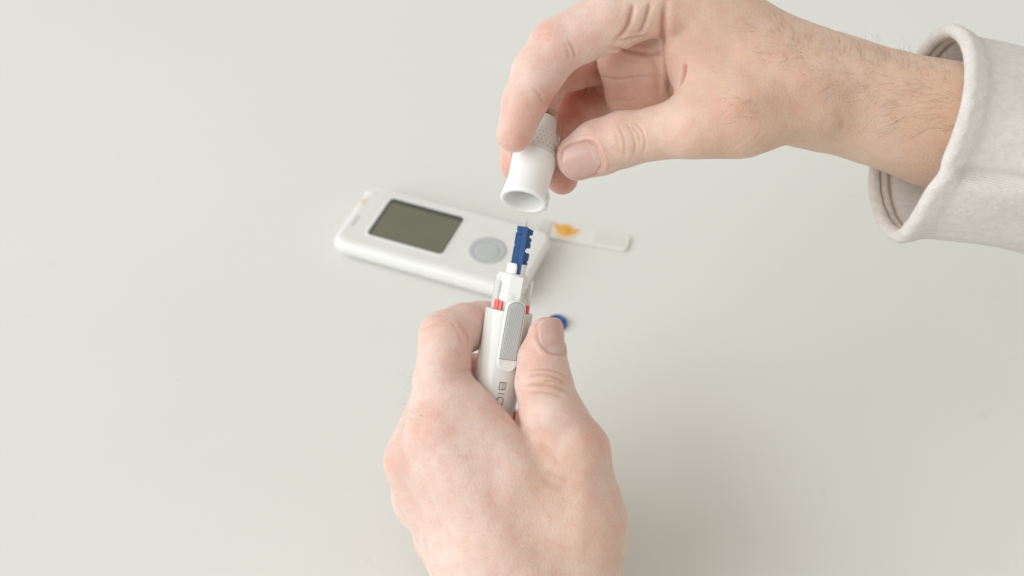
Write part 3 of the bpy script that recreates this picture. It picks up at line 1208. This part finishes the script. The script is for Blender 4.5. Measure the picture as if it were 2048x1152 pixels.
        for a in range(2):
            for kk in range(3):
                k2 = (kk + 1) % 3
                FF.append((b0 + 3 * a + kk, b0 + 3 * a + k2, b0 + 3 * a + 3 + k2, b0 + 3 * a + 3 + kk))
    fz = mesh_obj('lint', (to_world(np.array(FV)) - bw) * 1000, FF, M_FLEECE, o)
    tag(fz, kind='stuff')
    return o


left_hand()
rh, rbw, RH = right_hand()
sleeve(rh, rbw)

# ------------------------------------------------------------------ lancing device
pen = empty('lancing_device', PEN_M, 'uncapped white lancing device with grey textured button, held upright in the lower hand', 'lancing device')


def view_x(V):
    """turn shapes laid out for the lens-facing side into the device's own spin"""
    c, s = math.cos(-PEN_SPIN), math.sin(-PEN_SPIN)
    return [(c * x + s * z, y, -s * x + c * z) for x, y, z in V]


prof = [(7.3, -6.0), (7.4, -0.25), (7.65, 0.0)] + [(8.5, 0.0), (8.75, -0.25)] + PEN_PROFILE[1:] + [(3.0, -82.0), (0.01, -82.2)]
V, Fc = lathe(prof, 80, 1.0, 0.985)
body = mesh_obj('outer_body', V, Fc, M_WHITE_GLOSS, pen, sharp=40)
V, Fc = lathe([(0.01, -4.6), (7.38, -4.6)], 48)
mesh_obj('inner_floor', V, Fc, M_MATTE, pen)
# moulded oval dent plate on the left flank
V, Fc = [], []
nu, nv = 14, 20
for j in range(nv + 1):
    for i in range(nu + 1):
        u, v = -1 + 2 * i / nu, -1 + 2 * j / nv
        k = max(0.0, 1 - u * u) ** .5
        a = math.radians(-108 + 30 * u)
        y = -21 + 7.5 * v * k
        r = np.interp(-y, [0, 3, 12, 24, 40], [8.75, 8.75, 8.55, 8.3, 8.0]) + 0.55 * max(0, 1 - u * u - (v * k) ** 2 * .9) ** .5 - .06
        V.append((r * math.sin(a), y, r * math.cos(a)))
for j in range(nv):
    for i in range(nu):
        Fc.append((j * (nu + 1) + i, j * (nu + 1) + i + 1, (j + 1) * (nu + 1) + i + 1, (j + 1) * (nu + 1) + i))
mesh_obj('side_grip', V, Fc, M_WHITE_GLOSS, body)

# inner barrel with steps and a split lancet seat
V, Fc = lathe([(0.01, 13.6), (4.7, 13.6), (5.2, 13.2), (5.25, 6.5), (5.6, 6.2), (5.7, 2.0), (5.7, -5)], 8 * 7)
V = [(x - 0.9, y, z) for x, y, z in V]
barrel = mesh_obj('barrel', view_x(V), Fc, M_MATTE, pen, sharp=35)
# flat front facet and clips of the barrel
V, Fc = prism(rrect(-1.5, 0.5, 3.2, 12.8, 0.5), 3.6, 5.25)
bevel_obj(mesh_obj('front_rib', view_x(V), Fc, M_MATTE, barrel, smooth=False), 0.25)
for a0, a1, y0, y1 in ((-82, -58, 6.8, 12.6), (42, 72, 7.0, 10.4), (-80, -40, 5.6, 6.3)):
    V, Fc = shell_sector(5.0, 5.75, y0, y1, a0, a1, 8)
    V = [(x - 0.9, y, z) for x, y, z in V]
    bevel_obj(mesh_obj('clip', view_x(V), Fc, M_MATTE, barrel, smooth=False), 0.2)
V, Fc = prism([(4.1, 10.6), (5.6, 11.0), (6.1, 9.6), (5.3, 8.4), (4.4, 8.2)], 0.5, 2.2)
V = [(x - 0.9, y, z) for x, y, z in V]
bevel_obj(mesh_obj('catch', view_x(V), Fc, M_MATTE, barrel, smooth=False), 0.15)


def half_disc(x0, x1, r, n=14):
    pts = []
    for i in range(n + 1):
        x = x0 + (x1 - x0) * i / n
        pts.append((x, math.sqrt(max(0, r * r - x * x))))
    return pts + [(x, -z) for x, z in pts[::-1]]


for x0, x1 in ((-3.55, 0.05), (1.75, 3.55)):
    poly = half_disc(x0, x1, 3.62)
    poly = [p for i, p in enumerate(poly) if i == 0 or math.dist(p, poly[i - 1]) > 1e-3]
    if math.dist(poly[0], poly[-1]) < 1e-3: poly.pop()
    V, Fc = prism(poly, 13.5, 17.4)
    V = [(x, z, y) for x, y, z in V]
    bevel_obj(mesh_obj('lancet_seat', view_x(V), Fc, M_WHITE, pen, smooth=False), 0.25)

# clear guide arms and the red slider ears
for a0, a1, y1 in ((58, 112, 12.0), (-112, -62, 10.5)):
    V, Fc = shell_sector(6.5, 7.15, -5, y1, a0, a1, 12)
    bevel_obj(mesh_obj('guide_arm', V, Fc, M_FROST, pen, smooth=False), 0.25)
for a0, a1, y1 in ((-74, -54, 3.6), (-51, -42, 3.3), (55, 74, 3.0)):
    V, Fc = shell_sector(5.9, 7.2, -5, y1, a0, a1, 6)
    bevel_obj(mesh_obj('slider_ear', V, Fc, M_RED, pen, smooth=False), 0.3)


V, Fc = shell_sector(7.2, 8.75, -52, -36, 58, 82, 8)
bevel_obj(mesh_obj('eject_slider', V, Fc, M_RED, pen, smooth=False), 0.4)


# release button
def capsule_poly(w, y0, y1, flat_bottom=False, n=16):
    pts = []
    for i in range(n + 1):
        a = math.pi * i / n
        pts.append((w * math.cos(a), y1 - w + w * math.sin(a)))
    if flat_bottom:
        pts += [(-w, y0), (w, y0)]
    else:
        for i in range(n + 1):
            a = math.pi + math.pi * i / n
            pts.append((w * math.cos(a), y0 + w + w * math.sin(a)))
    return pts


def bent_prism(poly, z0, z1, crown):
    V, Fc = prism(poly, z0, z1)
    w = max(abs(x) for x, y in poly)
    return [(x, y, z - crown * (x / w) ** 2 + 0.012 * y) for x, y, z in V], Fc


V, Fc = bent_prism(capsule_poly(3.75, -21.7, 4.6), 6.4, 9.1, 0.0)
btn = bevel_obj(mesh_obj('button', V, Fc, M_WHITE, pen, smooth=False), 0.55, 4)
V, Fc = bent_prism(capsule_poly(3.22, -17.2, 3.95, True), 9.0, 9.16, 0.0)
mesh_obj('pad_seam', V, Fc, M_SEAM, btn, smooth=False)  # dark grey plate paints the shade in the seam round the pad
V, Fc = bent_prism(capsule_poly(3.0, -16.95, 3.75, True), 9.1, 9.5, 0.0)
pad = bevel_obj(mesh_obj('grip_pad', V, Fc, M_PAD, btn, smooth=False), 0.2)
V, Fc = [], []
row = 0
y = -16.3
while y < 3.4:
    off = 0.46 if row % 2 else 0.0
    for i in range(-4, 4):
        x = i * 0.92 + off + 0.2
        if abs(x) > 2.6: continue
        if y > 0.75 and x * x + (y - 0.75) ** 2 > 2.55 ** 2: continue
        b0 = len(V)
        zt = 9.5 + 0.012 * y
        for r, z in ((0.33, zt - 0.03), (0.22, zt + 0.24)):
            for k in range(6):
                V.append((x + r * math.cos(k * 1.047), y + r * math.sin(k * 1.047), z))
        V.append((x, y, zt + 0.28))
        for k in range(6):
            k2 = (k + 1) % 6
            Fc.append((b0 + k, b0 + k2, b0 + 6 + k2, b0 + 6 + k)); Fc.append((b0 + 6 + k, b0 + 6 + k2, b0 + 12))
    y += 0.84; row += 1
tag(mesh_obj('grip_dots', V, Fc, M_PAD, btn), kind='stuff')

# lettering printed down the front: B I O N
LH, LW, ST = 2.15, 2.75, 0.36
LET = {'B': [[(0, 0), (0, 1)], [(0, 1), (.78, 1), (.92, .92), (.92, .60), (.80, .52), (0, .52)], [(.80, .52), (1, .44), (1, .10), (.86, 0), (0, 0)]],
       'I': [[(.5, 0), (.5, 1)]],
       'O': [[(.2, 0), (.8, 0), (1, .18), (1, .82), (.8, 1), (.2, 1), (0, .82), (0, .18), (.2, 0)]],
       'N': [[(0, 0), (0, 1)], [(0, 1), (.15, 1), (.85, 0), (1, 0)], [(1, 0), (1, 1)]]}
V, Fc = [], []
cur = -25.6


def surf(yy, xx):
    r = np.interp(-yy, [0, 3, 12, 24, 40, 58], [8.75, 8.75, 8.55, 8.3, 8.0, 7.5]) + 0.035
    a = xx / r
    return (r * math.sin(a), yy, r * 0.985 * math.cos(a) + .03)


for ch in 'BION':
    w = 1.2 if ch == 'I' else LW
    for stx in LET[ch]:
        P = [((px_ * w if ch != 'I' else w / 2), py_ * LH) for px_, py_ in stx]
        for (x0, y0), (x1, y1) in zip(P, P[1:]):
            L_ = math.hypot(x1 - x0, y1 - y0)
            ux, uy = (x1 - x0) / L_, (y1 - y0) / L_
            nx, ny = -uy * ST / 2, ux * ST / 2
            e = ST * .42
            nseg = 6
            b0 = len(V)
            for t in range(nseg + 1):
                tt_ = -e + (L_ + 2 * e) * t / nseg
                cx, cy = x0 + ux * tt_, y0 + uy * tt_
                for sg in (1, -1):
                    # reading direction runs down the barrel; letter tops face right
                    V.append(surf(cur - (cx + sg * nx), (cy + sg * ny) - LH / 2 - 0.2))
            for t in range(nseg):
                Fc.append((b0 + 2 * t, b0 + 2 * t + 1, b0 + 2 * t + 3, b0 + 2 * t + 2))
    cur -= w + 0.75
mesh_obj('lettering', V, Fc, M_INK, body)

# ------------------------------------------------------------------ lancet
LM = frame_matrix(PEN_O + PEN_Y * 13.8, PEN_Y, 0.0)
lan = empty('lancet', LM, 'blue plastic lancet with bare needle standing in the open device', 'lancet')
poly = [(-2.3, 2.6), (-2.3, 9.7), (-2.0, 9.8), (-2.0, 10.3), (-2.3, 10.4), (-2.3, 14.8), (-1.95, 14.9), (-1.95, 15.6), (-2.15, 15.7), (-2.15, 17.3), (0.6, 17.3), (0.6, 2.6)]
V, Fc = prism(poly, -0.6, 0.5)
bevel_obj(mesh_obj('flange', V, Fc, M_BLUE, lan, smooth=False), 0.12)
V, Fc = prism(rrect(-1.15, 2.6, 0.6, 14.2, 0.1), 0.3, 1.05)
bevel_obj(mesh_obj('panel', V, Fc, M_BLUE, lan, smooth=False), 0.12)
V, Fc = prism(rrect(-1.6, 14.3, 0.6, 17.3, 0.1), 0.3, 1.45)
bevel_obj(mesh_obj('head_block', V, Fc, M_BLUE, lan, smooth=False), 0.15)
V, Fc = prism(rrect(0.25, -0.3, 1.9, 17.35, 0.1), -1.0, 2.6)
bevel_obj(mesh_obj('spine', V, Fc, M_BLUE, lan, smooth=False), 0.22)
poly = [(1.7, 2.6), (3.6, 2.6), (3.75, 4.2), (3.4, 4.5), (3.5, 5.0), (3.8, 5.1), (3.85, 7.6), (3.6, 7.9), (2.6, 7.95), (2.15, 8.4), (2.1, 9.0), (2.5, 9.6), (3.6, 9.7),
        (3.8, 10.0), (3.75, 11.4), (3.5, 11.6), (3.55, 12.1), (3.8, 12.3), (3.75, 13.4), (2.9, 13.5), (2.9, 14.4), (3.8, 14.5), (3.9, 14.8), (3.9, 16.4), (3.2, 16.6), (1.7, 17.1)]
V, Fc = prism(poly, -1.2, 0.2)
bevel_obj(mesh_obj('toothed_flange', V, Fc, M_BLUE, lan, smooth=False), 0.12)
V, Fc = lathe([(0.01, 20.3), (0.10, 19.6), (0.11, 17.0), (0.01, 17.0)], 10)
V = [(x + 0.95, y, z + 0.6) for x, y, z in V]
mesh_obj('needle', V, Fc, M_STEEL, lan)

# ------------------------------------------------------------------ cap
cap = empty('device_cap', CAP_M, 'white lancing device cap with clear dotted tip, pinched in the upper hand', 'cap')
prof = [(0.01, 17), (5.6, 17), (6.3, 10), (6.75, 1.0), (6.95, 0.25), (7.3, 0.0), (8.2, 0.0), (8.6, 0.35), (8.65, 1.1), (8.3, 3.2), (7.95, 6), (7.72, 9.0), (7.8, 12), (8.1, 16), (8.25, 18.6), (8.2, 19.1), (7.7, 19.2), (0.01, 19.2)]
V, Fc = lathe(prof, 96)
collar = mesh_obj('collar', V, Fc, M_MATTE, cap, sharp=50)
for a in (-100, 60):
    V, Fc = shell_sector(6.1, 6.7, 1.8, 9, a - 3, a + 3, 3)
    bevel_obj(mesh_obj('inner_rib', V, Fc, M_MATTE, collar, smooth=False), 0.15)
V, Fc = shell_sector(8.3, 9.0, -1.0, 4.2, 62, 98, 8)
bevel_obj(mesh_obj('clear_lip', V, Fc, M_FROST, cap, smooth=False), 0.25)
V, Fc = lathe([(7.5, 19.1), (7.45, 20.5), (7.0, 26), (6.3, 29.4), (0.01, 29.5)], 64)
M_CONE = plastic('bright_white_plastic', (0.88, 0.875, 0.85), 0.45)
core = mesh_obj('inner_cone', V, Fc, M_CONE, cap, sharp=50)
V, Fc = lathe([(5.6, 29.45), (5.3, 33), (4.6, 35.9), (0.01, 36.0)], 64)
mesh_obj('depth_tip', V, Fc, M_WHITE, cap, sharp=50)
V, Fc = lathe([(8.1, 19.25), (8.15, 20.3), (7.95, 20.8), (8.05, 27.6), (7.9, 28.4), (7.3, 29.6), (6.4, 36.4), (6.0, 37.6), (5.0, 38.1), (0.01, 38.2)], 80)
mesh_obj('clear_cover', V, Fc, M_CLEAR, cap, sharp=60)
V, Fc = lathe([(8.15, 19.25), (8.4, 19.5), (8.42, 20.4), (8.1, 20.7)], 80)
mesh_obj('clear_ring', V, Fc, M_FROST, cap)
V, Fc = [], []
for j in range(5):
    yy = 21.6 + j * 1.7
    r = np.interp(yy, [20.5, 26, 29.4], [7.45, 7.0, 6.3])
    for i in range(26):
        a = 2 * math.pi * (i + 0.5 * (j % 2)) / 26
        b0 = len(V)
        cx, cz = math.sin(a), math.cos(a)
        for k in range(6):
            du, dv = 0.26 * math.cos(k * 1.047), 0.26 * math.sin(k * 1.047)
            V.append(((r + .03) * cx + du * cz, yy + dv, (r + .03) * cz - du * cx))
        for k in range(6):
            V.append((V[b0 + k][0] + cx * .1, V[b0 + k][1], V[b0 + k][2] + cz * .1))
        Fc.append(tuple(b0 + 6 + k for k in range(6)))
        for k in range(6):
            k2 = (k + 1) % 6
            Fc.append((b0 + k, b0 + k2, b0 + 6 + k2, b0 + 6 + k))
M_DOT = plastic('grey_dots', (0.58, 0.57, 0.54), 0.5)
tag(mesh_obj('cone_dots', V, Fc, M_DOT, core), kind='stuff')


# ------------------------------------------------------------------ glucose meter
def table_matrix(x, y, z, ang):
    return Matrix.Translation((x * .001, y * .001, z * .001)) @ Matrix.Rotation(ang, 4, 'Z')


ANG = math.atan2(-0.370, 0.929)
met = empty('glucose_meter', table_matrix(-34.0, 24.9, -3.9, ANG), 'white glucose meter with dark olive screen and round grey button lying on the table', 'glucose meter')
HX, HY = 49.6, 23.2


def meter_ring(inset, z, r=7.0, bow=1.2):
    pts = rrect(-HX + inset, -HY + inset, HX - inset, HY - inset, max(r - inset * .6, 1.2), 10)
    return [(x, y, z) for x, y in pts]


rings = [meter_ring(6.5, 4.0), meter_ring(5.2, 3.95), meter_ring(3.6, 4.6), meter_ring(1.8, 6.2), meter_ring(.6, 8.0), meter_ring(.1, 9.4), meter_ring(0, 11.0),
         meter_ring(.25, 12.2), meter_ring(.9, 13.5), meter_ring(1.9, 14.3), meter_ring(3.0, 14.55), meter_ring(3.6, 14.5)]
V, Fc = loft(rings)
shell = mesh_obj('housing', V, Fc, M_WHITE, met, sharp=60)
V, Fc = prism(rrect(-HX + 3.3, -HY + 3.9, HX - 3.5, HY - 3.4, 5), 14.2, 14.72)
panel = bevel_obj(mesh_obj('face_panel', V, Fc, M_PANEL, met, smooth=False), 0.3)
# raised window surround with the recessed display
SX0, SX1, SY0, SY1 = -34.6, 5.4, -12.2, 16.2
outer = rrect(SX0 - 1.6, SY0 - 1.6, SX1 + 1.6, SY1 + 1.6, 3.6, 8)
inner = rrect(SX0, SY0, SX1, SY1, 2.2, 8)
inner2 = rrect(SX0 + .3, SY0 + .3, SX1 - .3, SY1 - .3, 2.0, 8)
rings = [[(x, y, 14.6) for x, y in outer], [(x, y, 14.95) for x, y in rrect(SX0 - 1.2, SY0 - 1.2, SX1 + 1.2, SY1 + 1.2, 3.2, 8)],
         [(x, y, 15.0) for x, y in rrect(SX0 - .4, SY0 - .4, SX1 + .4, SY1 + .4, 2.6, 8)], [(x, y, 14.8) for x, y in inner]]
V, Fc = loft(rings, False, False)
mesh_obj('window_surround', V, Fc, M_WHITE, met)
V, Fc = loft([[(x, y, 14.8) for x, y in inner], [(x, y, 14.74) for x, y in inner2]], False, True)
scr = mesh_obj('screen', V, Fc, M_LCDFRAME, met, smooth=False)
V, Fc = prism(rrect(SX0 + 1.6, SY0 + .5, SX1 - .5, SY1 - 3.0, 1.2, 6), 14.70, 14.78)  # dark frame shows; its wide top strip also paints the glass edge's shading
mesh_obj('display', V, Fc, M_LCD, scr, smooth=False)
bx, by = 24.4, -1.6
for r0_, z0, z1, mat, nm in ((10.2, 14.6, 14.85, M_PANEL, 'button_surround'), (9.4, 14.75, 15.1, M_GREYBTN, 'button')):
    V, Fc = lathe([(r0_, z0), (r0_ - .3, z1), (r0_ - 2.7, z1 - .02), (r0_ - 3.0, z1 - .25), (r0_ - 3.3, z1 + .02), (r0_ - 4.2, z1 + .1), (0.01, z1 + .12)] if nm == 'button' else [(r0_, z0), (r0_ - .4, z1), (0.01, z1)], 64)
    V = [(x + bx, -z + by, y) for x, y, z in V]
    mesh_obj(nm, V, Fc, mat, met, sharp=50)
# strip slot bump, amber mark and the faint printed mark at the screen end
V, Fc = prism(rrect(-49.0, 14.5, -43.5, 17.6, 1.5), 13.0, 15.1)
bevel_obj(mesh_obj('eject_tab', V, Fc, M_WHITE, met, smooth=False), 1.0, 4)
V, Fc = prism(rrect(-47.6, 6.6, -44.6, 10.6, 1.2), 14.5, 14.85)
M_FADED = plastic('faded_amber', (0.80, 0.66, 0.46), 0.5)
mesh_obj('mark', V, Fc, M_FADED, met, smooth=False)
M_FAINT = plastic('faint_grey_print', (0.44, 0.44, 0.42), 0.5)
V, Fc = [], []
for y0, y1 in ((-9.2, -7.9), (-7.3, -6.0), (-5.4, -3.4), (-2.8, -1.6)):
    v, f_ = prism(rrect(-44.6, y0, -43.0, y1, .4, 3), 14.70, 14.745)
    Fc += [tuple(i + len(V) for i in q) for q in f_]; V += v
mesh_obj('print', V, Fc, M_FAINT, panel, smooth=False)

# ------------------------------------------------------------------ test strip in the meter's end
st = empty('test_strip', table_matrix(57.6, 29.7, 0, math.atan2(-9.3, 37.5)) @ Matrix.Translation((-0.0865, -0.0150, -0.0080)),
           'ivory test strip with orange emblem lying on the table beyond the corner of the meter', 'test strip')
Y0, Y1 = 9.5, 20.5
V, Fc = prism(rrect(42, Y0, 86.4, Y1, 2.4), 8.02, 9.6)
bevel_obj(mesh_obj('strip_body', V, Fc, M_STRIP, st, smooth=False), 0.45)
for i in range(9):
    x = 69 + i * 1.75
    V, Fc = prism(rrect(x, Y0 + 1.5, x + .8, Y1 - 1.5, .3, 3), 9.55, 9.85)
    mesh_obj('rib', V, Fc, M_STRIP, st, smooth=False)
ym = (Y0 + Y1) / 2
emb = [(51.0, Y1 - .2), (54.2, Y1 - 1.4), (55.4, Y1 + .2), (58.5, Y1 + .1), (59.6, Y1 - 1.7), (63.5, Y1 - 2.2), (62.4, ym - 1.2), (60.0, Y0 + .8), (57.2, Y0 + .3), (54.4, Y0 + 1.2), (52.4, ym - .8)]
emb = [(57.2 + (x - 59.6) * 1.15, y) for x, y in emb]
V, Fc = prism(emb, 9.5, 9.72)
mesh_obj('emblem_wing', V, Fc, M_FADED, st, smooth=False)
emb2 = [(51.0, Y1 - .2), (54.2, Y1 - 1.4), (55.4, Y1 + .2), (58.5, Y1 + .1), (59.6, Y1 - 1.7), (63.5, Y1 - 2.2), (61.6, ym + .6), (59.5, ym - 1.8), (57.2, ym - 2.6), (54.8, ym - 1.7), (53.0, ym + .9)]
emb2 = [(57.2 + (x - 59.6) * 1.15, y) for x, y in emb2]
V, Fc = prism(emb2, 9.6, 9.80)
mesh_obj('emblem', V, Fc, M_ORANGE, st, smooth=False)
V, Fc = lathe([(2.3, 9.7), (2.2, 9.9), (0.01, 9.95)], 24)
mesh_obj('emblem_centre', [(x + 54.4, -z + ym + .8, y) for x, y, z in V], Fc, M_AMBER, st)
V, Fc = prism(rrect(41.5, Y0 - .6, 46.6, Y1 + .6, .8), 8.05, 10.4)
bevel_obj(mesh_obj('strip_collar', V, Fc, M_FROST, st, smooth=False), 0.3)

# ------------------------------------------------------------------ loose disc
dc = empty('lancet_disc', table_matrix(21.0, -24.0, 0, 0.3), 'small round blue twist-off lancet disc lying on the table behind the thumb', 'disc')
V, Fc = lathe([(0.01, 0.02), (4.2, 0.02), (4.7, 0.5), (4.75, 1.7), (4.4, 2.2), (3.9, 2.2), (3.5, 1.6), (0.9, 1.5), (0.01, 1.7)], 48)
mesh_obj('rim', [(x, -z, y) for x, y, z in V], Fc, M_BLUE, dc, sharp=50)
V, Fc = prism(rrect(-3.4, -.45, 3.4, .45, .3), 1.5, 2.1)
bevel_obj(mesh_obj('cross_rib', V, Fc, M_BLUE, dc, smooth=False), 0.15)
